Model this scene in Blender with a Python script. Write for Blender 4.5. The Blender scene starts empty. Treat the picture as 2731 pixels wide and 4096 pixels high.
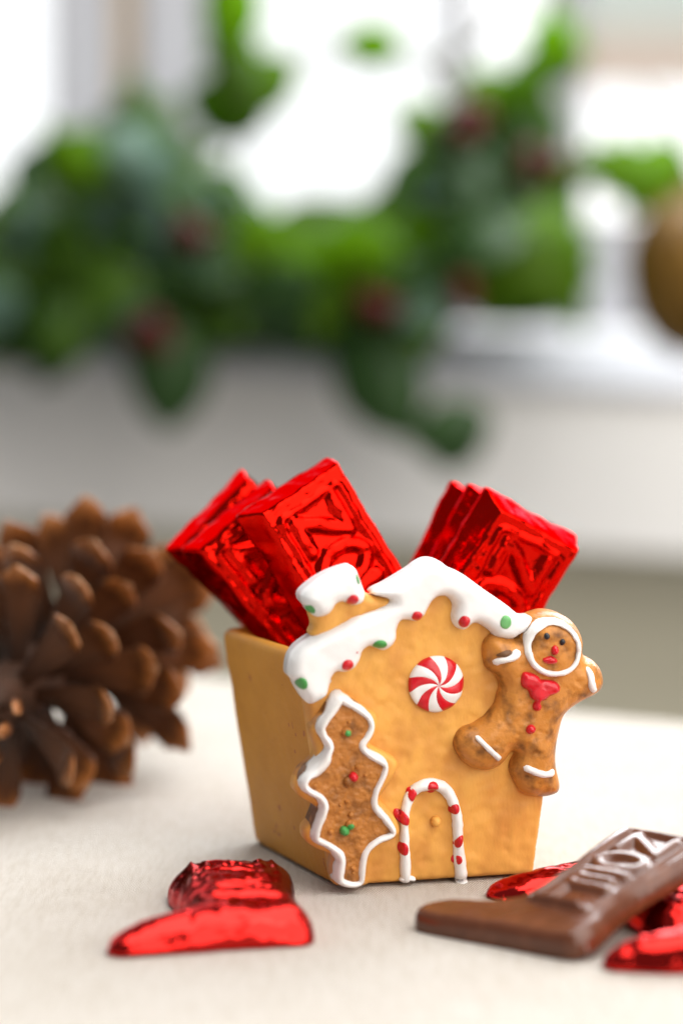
import bpy, math, random
import numpy as np
from mathutils import Vector, Matrix, noise
from mathutils.geometry import delaunay_2d_cdt
random.seed(7); rng = np.random.default_rng(7)
S = bpy.context.scene
C = S.collection
R = math.radians

# ------------------------------------------------------------ camera, world, light
F = 9671.0                       # focal length in photo pixels (85 mm, 36 mm tall frame, 4096 px)
CX, CY, HORIZON = 1365.5, 2048.0, 1254.0
H = 0.1307                       # camera height over the table
PITCH = math.atan((CY - HORIZON) / F)
cam = bpy.data.cameras.new('camera'); camo = bpy.data.objects.new('camera', cam); C.objects.link(camo)
camo.location = (0, 0, H); camo.rotation_euler = (R(90) - PITCH, 0, 0)
cam.sensor_fit = 'VERTICAL'; cam.sensor_height = 36; cam.sensor_width = 24; cam.lens = 85
cam.clip_start = 0.02; cam.clip_end = 100
cam.dof.use_dof = True; cam.dof.focus_distance = 0.556; cam.dof.aperture_fstop = 4.8
S.camera = camo
S.view_settings.view_transform = 'Standard'; S.view_settings.look = 'None'
S.view_settings.exposure = 0; S.view_settings.gamma = 1
W = bpy.data.worlds.new('World'); S.world = W; W.use_nodes = True
W.node_tree.nodes['Background'].inputs[0].default_value = (0.93, 0.96, 1.0, 1)
W.node_tree.nodes['Background'].inputs[1].default_value = 0.27

def area(name, loc, target, sx, sy, power, col=(1, 1, 1)):
    l = bpy.data.lights.new(name, 'AREA'); l.shape = 'RECTANGLE'; l.size = sx; l.size_y = sy
    l.energy = power; l.color = col
    o = bpy.data.objects.new(name, l); C.objects.link(o); o.location = loc
    o.rotation_euler = (Vector(target) - Vector(loc)).to_track_quat('-Z', 'Y').to_euler()
    return o
area('side_window_light', (0.64, 0.00, 0.54), (0.02, 0.57, 0.05), 1.15, 1.00, 13.0, (1, 0.95, 0.89))
area('front_window_light', (0.34, -0.90, 0.30), (0.0, 0.55, 0.03), 0.42, 0.30, 1.5, (1, 0.92, 0.82))
area('back_window_light', (0.40, 1.34, 0.62), (0.02, 0.50, 0.0), 0.95, 0.55, 17.0, (0.95, 0.98, 1.0))
area('overhead_fill', (0.25, 0.45, 1.5), (0.03, 0.48, 0.0), 1.3, 1.3, 27.0, (1, 0.97, 0.93))  # added soft fill over the cloth, stands in for ceiling bounce

# ------------------------------------------------------------ photo measurement helpers
def ray(x, y):
    dx, dz = (x - CX) / F, (CY - y) / F
    c, s = math.cos(PITCH), math.sin(PITCH)
    return Vector((dx, c + dz * s, -s + dz * c))
def on_table(x, y, z=0.0):
    d = ray(x, y); t = (z - H) / d.z
    return Vector((0, 0, H)) + d * t
def on_depth(x, y, Y):
    d = ray(x, y); return Vector((0, 0, H)) + d * (Y / d.y)
def U(u, v): return (u * 1.7415, v * 1.7415)
def crop(ox, oy, k): return lambda x, y: (ox + x / k, oy + y / k)
C1 = crop(640, 1750, 1.568); C2 = crop(1640, 1900, 1.8667); C3 = crop(1600, 2250, 1.7818)
C4 = crop(1080, 2600, 1.7422); C5 = crop(1580, 3200, 1.3623); C6 = crop(400, 3350, 1.568)

# ------------------------------------------------------------ object helpers
def tag(o, label=None, cat=None, group=None, kind=None):
    if label: o['label'] = label
    if cat: o['category'] = cat
    if group: o['group'] = group
    if kind: o['kind'] = kind
    return o
def empty(name, loc=(0, 0, 0), rz=0):
    o = bpy.data.objects.new(name, None); C.objects.link(o); o.location = loc
    o.rotation_euler = (0, 0, rz); o.empty_display_size = 0.01
    return o
def mk(name, verts, faces, m, parent=None, smooth=True):
    me = bpy.data.meshes.new(name); me.from_pydata([tuple(v) for v in verts], [], faces)
    me.validate(); 
    if smooth: me.polygons.foreach_set('use_smooth', [True] * len(me.polygons))
    me.materials.append(m); me.update()
    o = bpy.data.objects.new(name, me); C.objects.link(o)
    if parent: o.parent = parent
    return o
def box(name, lo, hi, m, parent=None, bev=0.0):
    import bmesh
    bm = bmesh.new(); bmesh.ops.create_cube(bm, size=1)
    for v in bm.verts: v.co = Vector([(lo[i] + hi[i]) / 2 + v.co[i] * (hi[i] - lo[i]) for i in range(3)])
    if bev: bmesh.ops.bevel(bm, geom=bm.edges[:], offset=bev, segments=2, affect='EDGES')
    me = bpy.data.meshes.new(name); bm.to_mesh(me); bm.free(); me.materials.append(m)
    o = bpy.data.objects.new(name, me); C.objects.link(o)
    if parent: o.parent = parent
    return o

# ------------------------------------------------------------ materials
def mat(name, col, rough=0.5, col2=None, nscale=200, bump=0.0, bscale=400, metallic=0.0, coat=0.0, coat_rough=0.1,
        ramp=(0.4, 0.65), spec=0.35, stretch=(1, 1, 1), bdist=0.0004, detail=4):
    m = bpy.data.materials.new(name); m.use_nodes = True; nt = m.node_tree; N = nt.nodes; L = nt.links
    p = N['Principled BSDF']
    p.inputs['Base Color'].default_value = (*col, 1); p.inputs['Roughness'].default_value = rough
    p.inputs['Metallic'].default_value = metallic; p.inputs['Coat Weight'].default_value = coat
    p.inputs['Coat Roughness'].default_value = coat_rough; p.inputs['Specular IOR Level'].default_value = spec
    tc = N.new('ShaderNodeTexCoord'); mp = N.new('ShaderNodeMapping'); L.new(tc.outputs['Object'], mp.inputs[0])
    mp.inputs['Scale'].default_value = stretch
    if col2 is not None:
        n = N.new('ShaderNodeTexNoise'); n.inputs['Scale'].default_value = nscale; n.inputs['Detail'].default_value = detail
        L.new(mp.outputs[0], n.inputs['Vector'])
        r = N.new('ShaderNodeValToRGB'); r.color_ramp.elements[0].position = ramp[0]; r.color_ramp.elements[1].position = ramp[1]
        r.color_ramp.elements[0].color = (*col, 1); r.color_ramp.elements[1].color = (*col2, 1)
        L.new(n.outputs['Fac'], r.inputs[0]); L.new(r.outputs[0], p.inputs['Base Color'])
    if bump:
        n = N.new('ShaderNodeTexNoise'); n.inputs['Scale'].default_value = bscale; n.inputs['Detail'].default_value = 5
        L.new(mp.outputs[0], n.inputs['Vector'])
        b = N.new('ShaderNodeBump'); b.inputs['Strength'].default_value = bump; b.inputs['Distance'].default_value = bdist
        L.new(n.outputs['Fac'], b.inputs['Height']); L.new(b.outputs[0], p.inputs['Normal'])
        if coat: L.new(b.outputs[0], p.inputs['Coat Normal'])
    m['p'] = 1
    return m
M = {}
ORANGE = (0.74, 0.365, 0.074)
M['wall'] = mat('orange_paint', ORANGE, 0.55, (0.60, 0.262, 0.052), 160, 0.6, 650, bdist=0.0003, stretch=(1, 1, 0.5))
M['side'] = mat('orange_shaded_paint', (0.60, 0.27, 0.034), 0.6, (0.55, 0.24, 0.028), 90, 0.5, 450)  # wall orange toned down, the shade on this side put into the colour
def chips(m):
    nt = m.node_tree; N = nt.nodes; L = nt.links; p = N['Principled BSDF']; tc = N['Texture Coordinate']
    n = N.new('ShaderNodeTexNoise'); n.inputs['Scale'].default_value = 240; n.inputs['Detail'].default_value = 3; L.new(tc.outputs['Object'], n.inputs['Vector'])
    g = N.new('ShaderNodeMath'); g.operation = 'GREATER_THAN'; g.inputs[1].default_value = 0.70; L.new(n.outputs['Fac'], g.inputs[0])
    mx = N.new('ShaderNodeMix'); mx.data_type = 'RGBA'; old = p.inputs['Base Color'].links[0].from_socket
    L.new(g.outputs[0], mx.inputs[0]); L.new(old, mx.inputs[6]); mx.inputs[7].default_value = (0.42, 0.13, 0.035, 1); L.new(mx.outputs[2], p.inputs['Base Color'])
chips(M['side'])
M['icing'] = mat('white_icing', (0.80, 0.795, 0.79), 0.3, (0.74, 0.735, 0.73), 120, 0.3, 600, coat=0.25, coat_rough=0.15, bdist=0.0002)
M['line'] = mat('white_line_paint', (0.84, 0.83, 0.82), 0.45, (0.72, 0.69, 0.66), 260, 0.5, 900, stretch=(1, 1, 0.35), bdist=0.0002)
M['red'] = mat('red_paint', (0.60, 0.006, 0.016), 0.3, (0.50, 0.004, 0.012), 400, 0.2, 700, coat=0.3)
M['green'] = mat('green_paint', (0.065, 0.30, 0.07), 0.38, (0.05, 0.25, 0.055), 500, 0.15, 700)
M['palegreen'] = mat('pale_green_paint', (0.15, 0.42, 0.15), 0.4, (0.13, 0.38, 0.13), 500, 0.15, 700)
M['cookie'] = mat('gingerbread_paint', (0.54, 0.215, 0.038), 0.36, (0.12, 0.042, 0.010), 270, 0.6, 800, ramp=(0.46, 0.74), bdist=0.0004, detail=7)
M['treecookie'] = mat('tree_cookie_paint', (0.44, 0.165, 0.030), 0.42, (0.13, 0.045, 0.010), 260, 0.9, 900, ramp=(0.47, 0.78), bdist=0.0005, detail=7)
M['treeside'] = mat('tree_side_paint', (0.60, 0.25, 0.05), 0.42, (0.16, 0.06, 0.013), 110, 0.4, 600, ramp=(0.53, 0.6))
M['black'] = mat('black_paint', (0.02, 0.02, 0.025), 0.3)
M['slot'] = mat('dark_brown_paint', (0.16, 0.07, 0.025), 0.5, (0.11, 0.05, 0.02), 500, 0.3, 900)
M['choc'] = mat('milk_chocolate', (0.098, 0.029, 0.011), 0.23, (0.135, 0.044, 0.018), 220, 0.12, 500, ramp=(0.5, 0.75), spec=0.5)

def foil_mat(name, col, bscale, strength, rough=0.14, coat=0.6):
    m = bpy.data.materials.new(name); m.use_nodes = True; nt = m.node_tree; N = nt.nodes; L = nt.links
    p = N['Principled BSDF']; p.inputs['Base Color'].default_value = (*col, 1); p.inputs['Metallic'].default_value = 1; p.inputs['Specular Tint'].default_value = (0.85, 0.38, 0.40, 1)
    p.inputs['Roughness'].default_value = rough; p.inputs['Coat Weight'].default_value = coat; p.inputs['Coat Roughness'].default_value = 0.12
    tc = N.new('ShaderNodeTexCoord')
    n = N.new('ShaderNodeTexNoise'); n.inputs['Scale'].default_value = bscale * 0.5; n.inputs['Detail'].default_value = 3
    L.new(tc.outputs['Object'], n.inputs['Vector'])
    mx = N.new('ShaderNodeVectorMath'); mx.operation = 'MULTIPLY_ADD'
    mx.inputs[1].default_value = (0.006, 0.006, 0.006)
    L.new(n.outputs['Color'], mx.inputs[0]); L.new(tc.outputs['Object'], mx.inputs[2])
    v = N.new('ShaderNodeTexVoronoi'); v.feature = 'DISTANCE_TO_EDGE'; v.inputs['Scale'].default_value = bscale
    L.new(mx.outputs[0], v.inputs['Vector'])
    n2 = N.new('ShaderNodeTexNoise'); n2.inputs['Scale'].default_value = bscale * 3; n2.inputs['Detail'].default_value = 4
    L.new(tc.outputs['Object'], n2.inputs['Vector'])
    ad = N.new('ShaderNodeMath'); ad.operation = 'MULTIPLY_ADD'; ad.inputs[1].default_value = 0.35
    L.new(n2.outputs['Fac'], ad.inputs[0]); L.new(v.outputs['Distance'], ad.inputs[2])
    b = N.new('ShaderNodeBump'); b.inputs['Strength'].default_value = strength; b.inputs['Distance'].default_value = 0.0009
    L.new(ad.outputs[0], b.inputs['Height']); L.new(b.outputs[0], p.inputs['Normal']); L.new(b.outputs[0], p.inputs['Coat Normal'])
    return m
M['foil'] = foil_mat('red_foil', (0.57, 0.0055, 0.0024), 150, 0.22, 0.14, 0.0)
M['foil2'] = foil_mat('red_foil_smooth', (0.50, 0.0050, 0.0022), 110, 0.24, 0.12, 0.3)

# ------------------------------------------------------------ 2-D outline tools (metres)
def catmull(pts, step, closed=True):
    P = np.array(pts, float); n = len(P); out = []
    rngs = range(n if closed else n - 1)
    for i in rngs:
        if closed: p0, p1, p2, p3 = P[i - 1], P[i], P[(i + 1) % n], P[(i + 2) % n]
        else: p0, p1, p2, p3 = P[max(i - 1, 0)], P[i], P[i + 1], P[min(i + 2, n - 1)]
        k = max(1, int(round(np.linalg.norm(p2 - p1) / step)))
        for j in range(k):
            t = j / k
            out.append(0.5 * (2 * p1 + (p2 - p0) * t + (2 * p0 - 5 * p1 + 4 * p2 - p3) * t * t + (3 * p1 - p0 - 3 * p2 + p3) * t ** 3))
    if not closed: out.append(P[-1])
    return np.array(out)
def linear(pts, step):
    P = np.array(pts, float); n = len(P); out = []
    for i in range(n):
        a, b = P[i], P[(i + 1) % n]; k = max(1, int(round(np.linalg.norm(b - a) / step)))
        for j in range(k): out.append(a + (b - a) * j / k)
    return np.array(out)
def rounded(pts, radii, seg=5):
    """polygon with rounded corners"""
    P = [np.array(p, float) for p in pts]; n = len(P); out = []
    for i in range(n):
        r = radii[i] if isinstance(radii, (list, tuple)) else radii
        a = P[i - 1] - P[i]; b = P[(i + 1) % n] - P[i]
        a /= np.linalg.norm(a); b /= np.linalg.norm(b)
        for k in range(seg + 1):
            t = k / seg
            out.append(P[i] + a * r * (1 - t) ** 2 + b * r * t * t)
    return out
def inside(pts, poly):
    x, y = pts[:, 0], pts[:, 1]; c = np.zeros(len(pts), bool)
    a = poly; b = np.roll(poly, -1, 0)
    for (x1, y1), (x2, y2) in zip(a, b):
        if y1 == y2: continue
        m = ((y1 > y) != (y2 > y)) & (x < (x2 - x1) * (y - y1) / (y2 - y1) + x1)
        c ^= m
    return c
def sdist(pts, poly, closed=True):
    a = poly if closed else poly[:-1]; b = np.roll(poly, -1, 0) if closed else poly[1:]
    d = b - a; L2 = (d * d).sum(1) + 1e-18; out = np.empty(len(pts))
    for s in range(0, len(pts), 4000):
        p = pts[s:s + 4000, None, :]
        t = np.clip(((p - a) * d).sum(2) / L2, 0, 1)
        q = a + t[..., None] * d - p
        out[s:s + 4000] = np.sqrt((q * q).sum(2).min(1))
    return out
def area2(poly):
    x, y = poly[:, 0], poly[:, 1]; return (x * np.roll(y, -1) - np.roll(x, -1) * y).sum()
def nz(pts, sc, seed=0.0):
    return np.array([noise.noise(Vector((p[0] * sc + seed, p[1] * sc - seed, seed * 1.7))) for p in pts])
ZERO = lambda p: np.zeros(len(p))

def prof_round(d, Ht, r):
    t = np.clip(d / r, 0, 1); return Ht * np.sqrt(np.clip(1 - (1 - t) ** 2, 0, 1))
def prof_draft(d, Ht, r):
    t = d / r; k = 0.18
    t = np.clip(t, 0, 2); m = np.minimum(t, 1.0); h = np.clip(0.5 + 0.5 * (1 - t) / k, 0, 1)
    return Ht * np.clip((1 - h) * 1 + h * t - k * h * (1 - h), 0, 1)

def relief(name, poly, Ht, r, m, parent, base=ZERO, thick=0.002, res=0.0005, extra=None, prof=prof_round, xyz=None, floor=None):
    """a puffed slab over an outline: rounded rim, closed back. Returns (object, height function)"""
    if area2(poly) < 0: poly = poly[::-1].copy()
    hf = lambda p: base(p) + np.where(inside(p, poly), prof(sdist(p, poly), Ht, r) + (extra(p) if extra else 0), 0)
    lo, hi = poly.min(0), poly.max(0)
    xs = np.arange(lo[0], hi[0], res); ys = np.arange(lo[1], hi[1], res * 0.87)
    gx, gy = np.meshgrid(xs, ys); gx = gx + (np.arange(len(ys)) % 2)[:, None] * res * 0.5
    g = np.stack([gx.ravel(), gy.ravel()], 1) + rng.normal(0, res * 0.04, (gx.size, 2))
    g = g[inside(g, poly)]
    dg = sdist(g, poly); g = g[dg > res * 0.55]
    tan = np.roll(poly, -1, 0) - np.roll(poly, 1, 0); tan /= np.linalg.norm(tan, axis=1)[:, None] + 1e-12
    nrm = np.stack([-tan[:, 1], tan[:, 0]], 1); pts = [poly, g]
    for off in (0.05 * r, 0.2 * r):
        if off < res * 0.5:
            q = poly + nrm * off; q = q[inside(q, poly)]
            if len(q): q = q[sdist(q, poly) > off * 0.9]; pts.append(q)
    P = np.concatenate(pts) * 1000.0; n = len(poly)
    vs, es, fs, *_ = delaunay_2d_cdt([Vector(p) for p in P], [(i, (i + 1) % n) for i in range(n)], [], 1, 1e-5)
    V = np.array([tuple(v) for v in vs]) / 1000.0
    d = sdist(V, poly); d[d < 2e-6] = 0
    inn = prof(d, Ht, r)
    if extra: inn = inn + extra(V) * np.clip(d / (r * 0.5), 0, 1)
    bs = base(V)
    hh = bs + inn
    order = [int(np.argmin(((V - p) ** 2).sum(1))) for p in poly]
    nv = len(V)
    verts = [(V[i, 0], V[i, 1], hh[i]) for i in range(nv)]
    bb = base(poly) if floor is None else np.full(n, floor)
    verts += [(p[0], p[1], bb[i] - thick) for i, p in enumerate(poly)]
    faces = []
    for f in fs:
        f = list(f); a, b, c = (V[i] for i in f[:3])
        if (b[0] - a[0]) * (c[1] - a[1]) - (b[1] - a[1]) * (c[0] - a[0]) < 0: f.reverse()
        faces.append(f)
    for i in range(n):
        j = (i + 1) % n
        if order[i] != order[j]: faces.append([order[j], order[i], nv + i, nv + j])
    faces.append([nv + i for i in range(n)][::-1])
    if xyz: verts = [xyz(*v) for v in verts]
    return mk(name, verts, faces, m, parent), hf

def stroke(name, pts, w, hs, m, parent, base, closed=False, step=0.0005, xyz=None, wob=0.18, nsec=9, roundend=True, sink=0.0002):
    """a raised painted line: half-round section that follows the surface under it; w = half widths per point"""
    w = np.array(w, float) if hasattr(w, '__len__') else np.full(len(pts), w)
    q = catmull(np.c_[np.array(pts), w * 1.0], step, closed)
    P, ww = q[:, :2], q[:, 2] * (1 + wob * (nz(q[:, :2], 700, 3.3) + nz(q[:, :2], 220, 8.3)))
    n = len(P)
    if closed: T = np.roll(P, -1, 0) - np.roll(P, 1, 0)
    else: T = np.gradient(P, axis=0)
    T /= np.linalg.norm(T, axis=1)[:, None] + 1e-12
    if closed:
        for _ in range(2): T = (np.roll(T, 1, 0) + 2 * T + np.roll(T, -1, 0)); T /= np.linalg.norm(T, axis=1)[:, None] + 1e-12
    Nn = np.stack([-T[:, 1], T[:, 0]], 1)
    hsc = np.ones(n)
    if not closed and roundend:
        s = np.r_[0, np.cumsum(np.linalg.norm(np.diff(P, axis=0), axis=1))]
        for e in (s, s[-1] - s):
            k = np.clip(e / (ww.mean()), 0, 1); f = np.sqrt(np.clip(1 - (1 - k) ** 2, 0.0004, 1)); ww = ww * f; hsc *= f
    verts, faces = [], []
    th = np.linspace(-1, 1, nsec)
    for j, t in enumerate(th):
        o = math.sin(t * math.pi / 2)
        pp = P + Nn * (ww * o)[:, None]
        h = base(pp) + hs * hsc * math.sqrt(max(0, 1 - o * o)) - (sink if abs(o) > 0.999 else 0)
        verts.append(np.c_[pp, h])
    V = np.stack(verts, 1).reshape(-1, 3)
    rngn = n if closed else n - 1
    for i in range(rngn):
        a, b = i * nsec, ((i + 1) % n) * nsec
        for j in range(nsec - 1): faces.append([a + j, b + j, b + j + 1, a + j + 1])
        faces.append([a, a + nsec - 1, b + nsec - 1, b])
    vv = [xyz(*v) for v in V] if xyz else V
    return mk(name, vv, [f[::-1] for f in faces], m, parent)

def dab(name, c, ra, rb, ang, hs, m, parent, base, xyz, seg=20, rings=5, wob=0.06, sink=0.00015):
    """a drop of paint lying on the surface under it"""
    verts, faces = [], []; c = np.array(c); ca, sa = math.cos(ang), math.sin(ang); sd = rng.uniform(0, 50)
    P, Hh = [c], [hs]
    for k in range(1, rings + 1):
        t = math.sin(k / rings * math.pi / 2)
        for s in range(seg):
            th = 2 * math.pi * s / seg
            w = 1 + wob * noise.noise(Vector((math.cos(th) * 1.5 + sd, math.sin(th) * 1.5, sd)))
            x, y = ra * t * w * math.cos(th), rb * t * w * math.sin(th)
            P.append(c + np.array((ca * x - sa * y, sa * x + ca * y)))
            Hh.append(hs * math.sqrt(max(0, 1 - t * t)) - (sink if k == rings else 0))
    P = np.array(P); h = base(P) + np.array(Hh)
    for s in range(seg):
        faces.append([0, 1 + s, 1 + (s + 1) % seg])
        for k in range(rings - 1):
            a, b = 1 + k * seg, 1 + (k + 1) * seg
            faces.append([a + s, b + s, b + (s + 1) % seg, a + (s + 1) % seg])
    last = 1 + (rings - 1) * seg
    faces.append([last + s for s in range(seg)][::-1])
    return mk(name, [xyz(p[0], p[1], q) for p, q in zip(P, h)], faces, m, parent)

# ------------------------------------------------------------ the setting: wall, sill board, window, outside
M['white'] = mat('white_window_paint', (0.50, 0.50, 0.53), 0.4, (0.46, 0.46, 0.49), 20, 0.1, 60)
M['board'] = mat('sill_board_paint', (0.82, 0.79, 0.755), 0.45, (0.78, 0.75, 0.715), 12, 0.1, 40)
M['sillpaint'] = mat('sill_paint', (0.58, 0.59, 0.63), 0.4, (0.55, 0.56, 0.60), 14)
M['beige'] = mat('beige_wood', (0.60, 0.47, 0.33), 0.5, (0.52, 0.40, 0.27), 30)
M['olive'] = mat('lower_wall_paint', (0.66, 0.61, 0.46), 0.7, (0.62, 0.57, 0.43), 10, 0.1, 60)
def emis(name, c, s):
    m = bpy.data.materials.new(name); m.use_nodes = True; nt = m.node_tree; nt.nodes.clear()
    o = nt.nodes.new('ShaderNodeOutputMaterial'); e = nt.nodes.new('ShaderNodeEmission')
    e.inputs[0].default_value = (*c, 1); e.inputs[1].default_value = s
    nt.links.new(e.outputs[0], o.inputs[0]); return m
M['sky'] = emis('bright_overcast_sky', (0.97, 0.985, 1.0), 1.5)
YW = 1.72
def atY(x, y, Y): return on_depth(x, y, Y)
def wz(v, Y): return on_depth(CX, v, Y).z
def wx(u, Y): return on_depth(u, 1300, Y).x
sky = mk('sky', [(-6, 5, -1.5), (6, 5, -1.5), (6, 5, 5), (-6, 5, 5)], [[0, 1, 2, 3]], M['sky']); tag(sky, kind='structure')

# ------------------------------------------------------------ table cloth
def cloth_mat():
    m = mat('canvas_cloth', (0.84, 0.785, 0.715), 0.85, (0.79, 0.73, 0.655), 25, spec=0.2)
    nt = m.node_tree; N = nt.nodes; L = nt.links; p = N['Principled BSDF']
    tc = N['Texture Coordinate']
    hs = []
    for rot in (0.35, 0.35 + math.pi / 2):
        mp = N.new('ShaderNodeMapping'); mp.inputs['Rotation'].default_value = (0, 0, rot); L.new(tc.outputs['Object'], mp.inputs[0])
        w = N.new('ShaderNodeTexWave'); w.inputs['Scale'].default_value = 520; w.inputs['Distortion'].default_value = 2.0
        w.inputs['Detail'].default_value = 2; w.inputs['Detail Scale'].default_value = 1.0
        L.new(mp.outputs[0], w.inputs['Vector']); hs.append(w.outputs['Fac'])
    mx = N.new('ShaderNodeMath'); mx.operation = 'ADD'; L.new(hs[0], mx.inputs[0]); L.new(hs[1], mx.inputs[1])
    b = N.new('ShaderNodeBump'); b.inputs['Strength'].default_value = 0.9; b.inputs['Distance'].default_value = 0.0005
    L.new(mx.outputs[0], b.inputs['Height'])
    n = N.new('ShaderNodeTexNoise'); n.inputs['Scale'].default_value = 60; n.inputs['Detail'].default_value = 6
    L.new(tc.outputs['Object'], n.inputs['Vector'])
    b2 = N.new('ShaderNodeBump'); b2.inputs['Strength'].default_value = 0.5; b2.inputs['Distance'].default_value = 0.0015
    L.new(n.outputs['Fac'], b2.inputs['Height']); L.new(b.outputs[0], b2.inputs['Normal']); L.new(b2.outputs[0], p.inputs['Normal'])
    v = N.new('ShaderNodeTexVoronoi'); v.inputs['Scale'].default_value = 55; v.inputs['Randomness'].default_value = 1
    mp = N.new('ShaderNodeMapping'); mp.inputs['Scale'].default_value = (1, 1, 0); L.new(tc.outputs['Object'], mp.inputs[0]); L.new(mp.outputs[0], v.inputs['Vector'])
    lt = N.new('ShaderNodeMath'); lt.operation = 'LESS_THAN'; lt.inputs[1].default_value = 0.022; L.new(v.outputs['Distance'], lt.inputs[0])
    k = N.new('ShaderNodeMath'); k.operation = 'MULTIPLY'; k.inputs[1].default_value = 0.55; L.new(lt.outputs[0], k.inputs[0])
    # slubs: thicker threads here and there
    wv = N.new('ShaderNodeTexNoise'); wv.inputs['Scale'].default_value = 900; wv.inputs['Detail'].default_value = 2
    mp2 = N.new('ShaderNodeMapping'); mp2.inputs['Rotation'].default_value = (0, 0, 0.35); mp2.inputs['Scale'].default_value = (1, 0.12, 1); L.new(tc.outputs['Object'], mp2.inputs[0]); L.new(mp2.outputs[0], wv.inputs['Vector'])
    cr = N.new('ShaderNodeValToRGB'); cr.color_ramp.elements[0].position = 0.3; cr.color_ramp.elements[0].color = (0.92, 0.905, 0.88, 1); cr.color_ramp.elements[1].position = 0.6; cr.color_ramp.elements[1].color = (1, 1, 1, 1)
    L.new(wv.outputs['Fac'], cr.inputs[0])
    mul = N.new('ShaderNodeMix'); mul.data_type = 'RGBA'; mul.blend_type = 'MULTIPLY'; mul.inputs[0].default_value = 1.0
    old = p.inputs['Base Color'].links[0].from_socket
    L.new(old, mul.inputs[6]); L.new(cr.outputs[0], mul.inputs[7])
    m2 = N.new('ShaderNodeMix'); m2.data_type = 'RGBA'; L.new(k.outputs[0], m2.inputs[0]); L.new(mul.outputs[2], m2.inputs[6]); m2.inputs[7].default_value = (0.12, 0.08, 0.04, 1)
    L.new(m2.outputs[2], p.inputs['Base Color'])
    return m
M['cloth'] = cloth_mat()
eL, eR = on_table(*U(470, 1553)), on_table(*U(1568, 1658))
dv = (eR - eL).normalized(); eA, eB = eL - dv * 0.55, eR + dv * 0.5
def cloth():
    nx, ny = 90, 90; verts, faces = [], []
    for j in range(ny + 1):
        for i in range(nx + 1):
            far = eA.lerp(eB, i / nx); near = Vector((-0.45 + 0.95 * i / nx, 0.12, 0))
            p = near.lerp(far, j / ny)
            p.z = -0.0006 * (0.5 + 0.5 * noise.noise(Vector((p.x * 14, p.y * 14, 2)))) * (1 if j else 1)
            verts.append(p)
    for k in range(1, 9):                                   # the hem hangs over the far edge
        a = min(k / 4, 1) * math.pi / 2; nrm = Vector((-dv.y, dv.x, 0))
        for i in range(nx + 1):
            far = eA.lerp(eB, i / nx); r = 0.006
            p = far + nrm * (r * math.sin(a)) + Vector((0, 0, -0.0003 - r * (1 - math.cos(a)) - max(0, k - 4) * 0.05))
            verts.append(p)
    rows = ny + 1 + 8
    for j in range(rows - 1):
        for i in range(nx):
            a = j * (nx + 1) + i; faces.append([a, a + 1, a + nx + 2, a + nx + 1])
    o = mk('tablecloth', verts, faces, M['cloth'])
    tag(o, 'natural cream canvas tablecloth spread over the whole table top', 'tablecloth')
cloth()

# ------------------------------------------------------------ gingerbread house planter
TH = R(15); LEAN = R(4)
P0 = on_table(1341, 3555)
house = empty('gingerbread_house_planter', P0, TH)
tag(house, 'painted ceramic gingerbread house planter with white icing roof, filled with red foil chocolates', 'planter')
e1 = Vector((math.cos(TH), math.sin(TH), 0)); e2 = Vector((0, 0, 1)); ein = Vector((-math.sin(TH), math.cos(TH), 0))
cl, sl = math.cos(LEAN), math.sin(LEAN)
def fx(a, b, h): return (a, -sl * b - cl * h, cl * b - sl * h)        # front plane (a right, b up, h out) -> house local
nW = -(ein * cl) - e2 * sl; bW = -ein * sl + e2 * cl
def ab(px, h=0.0):
    d = ray(*px); o = Vector((0, 0, H)); q = P0 + nW * h
    t = (q - o).dot(nW) / d.dot(nW); p = o + d * t - P0
    return (p.dot(e1), p.dot(bW))
def tr(cf, pts, h=0.0): return [ab(cf(*p), h) for p in pts]
PXM = 0.0000575                                              # metres per photo pixel at the front wall

# front wall with gable
wo = [ab((1341, 3553)), ab((2141, 3512)), ab((2186, 3190)), ab((2205, 2800)), ab((2150, 2505)), ab((1733, 2268)), ab((1470, 2410)), ab((1205, 2590)), ab((1232, 2820)), ab((1290, 3220))]
wo[0] = (wo[0][0], 0.0); wo[1] = (wo[1][0], 0.0)
wpoly = linear(rounded(wo, [0.0012, 0.0012, .002, .002, .002, .004, .002, .002, .002, .002], 4), 0.0006)
wall_ex = lambda p: 0.00030 * nz(p, 190, 1.0) + 0.00026 * nz(p, 430, 5.0) - 0.0004 * np.clip(nz(p, 620, 15.0) - 0.3, 0, 1)
fw, hw0 = relief('front_wall', wpoly, 0.004, 0.0016, M['wall'], house, base=lambda p: np.full(len(p), -0.004), thick=0.002, res=0.0006, extra=wall_ex, xyz=fx)
hw = lambda p: np.where(inside(p, wpoly), hw0(p), 0.0)

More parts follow.
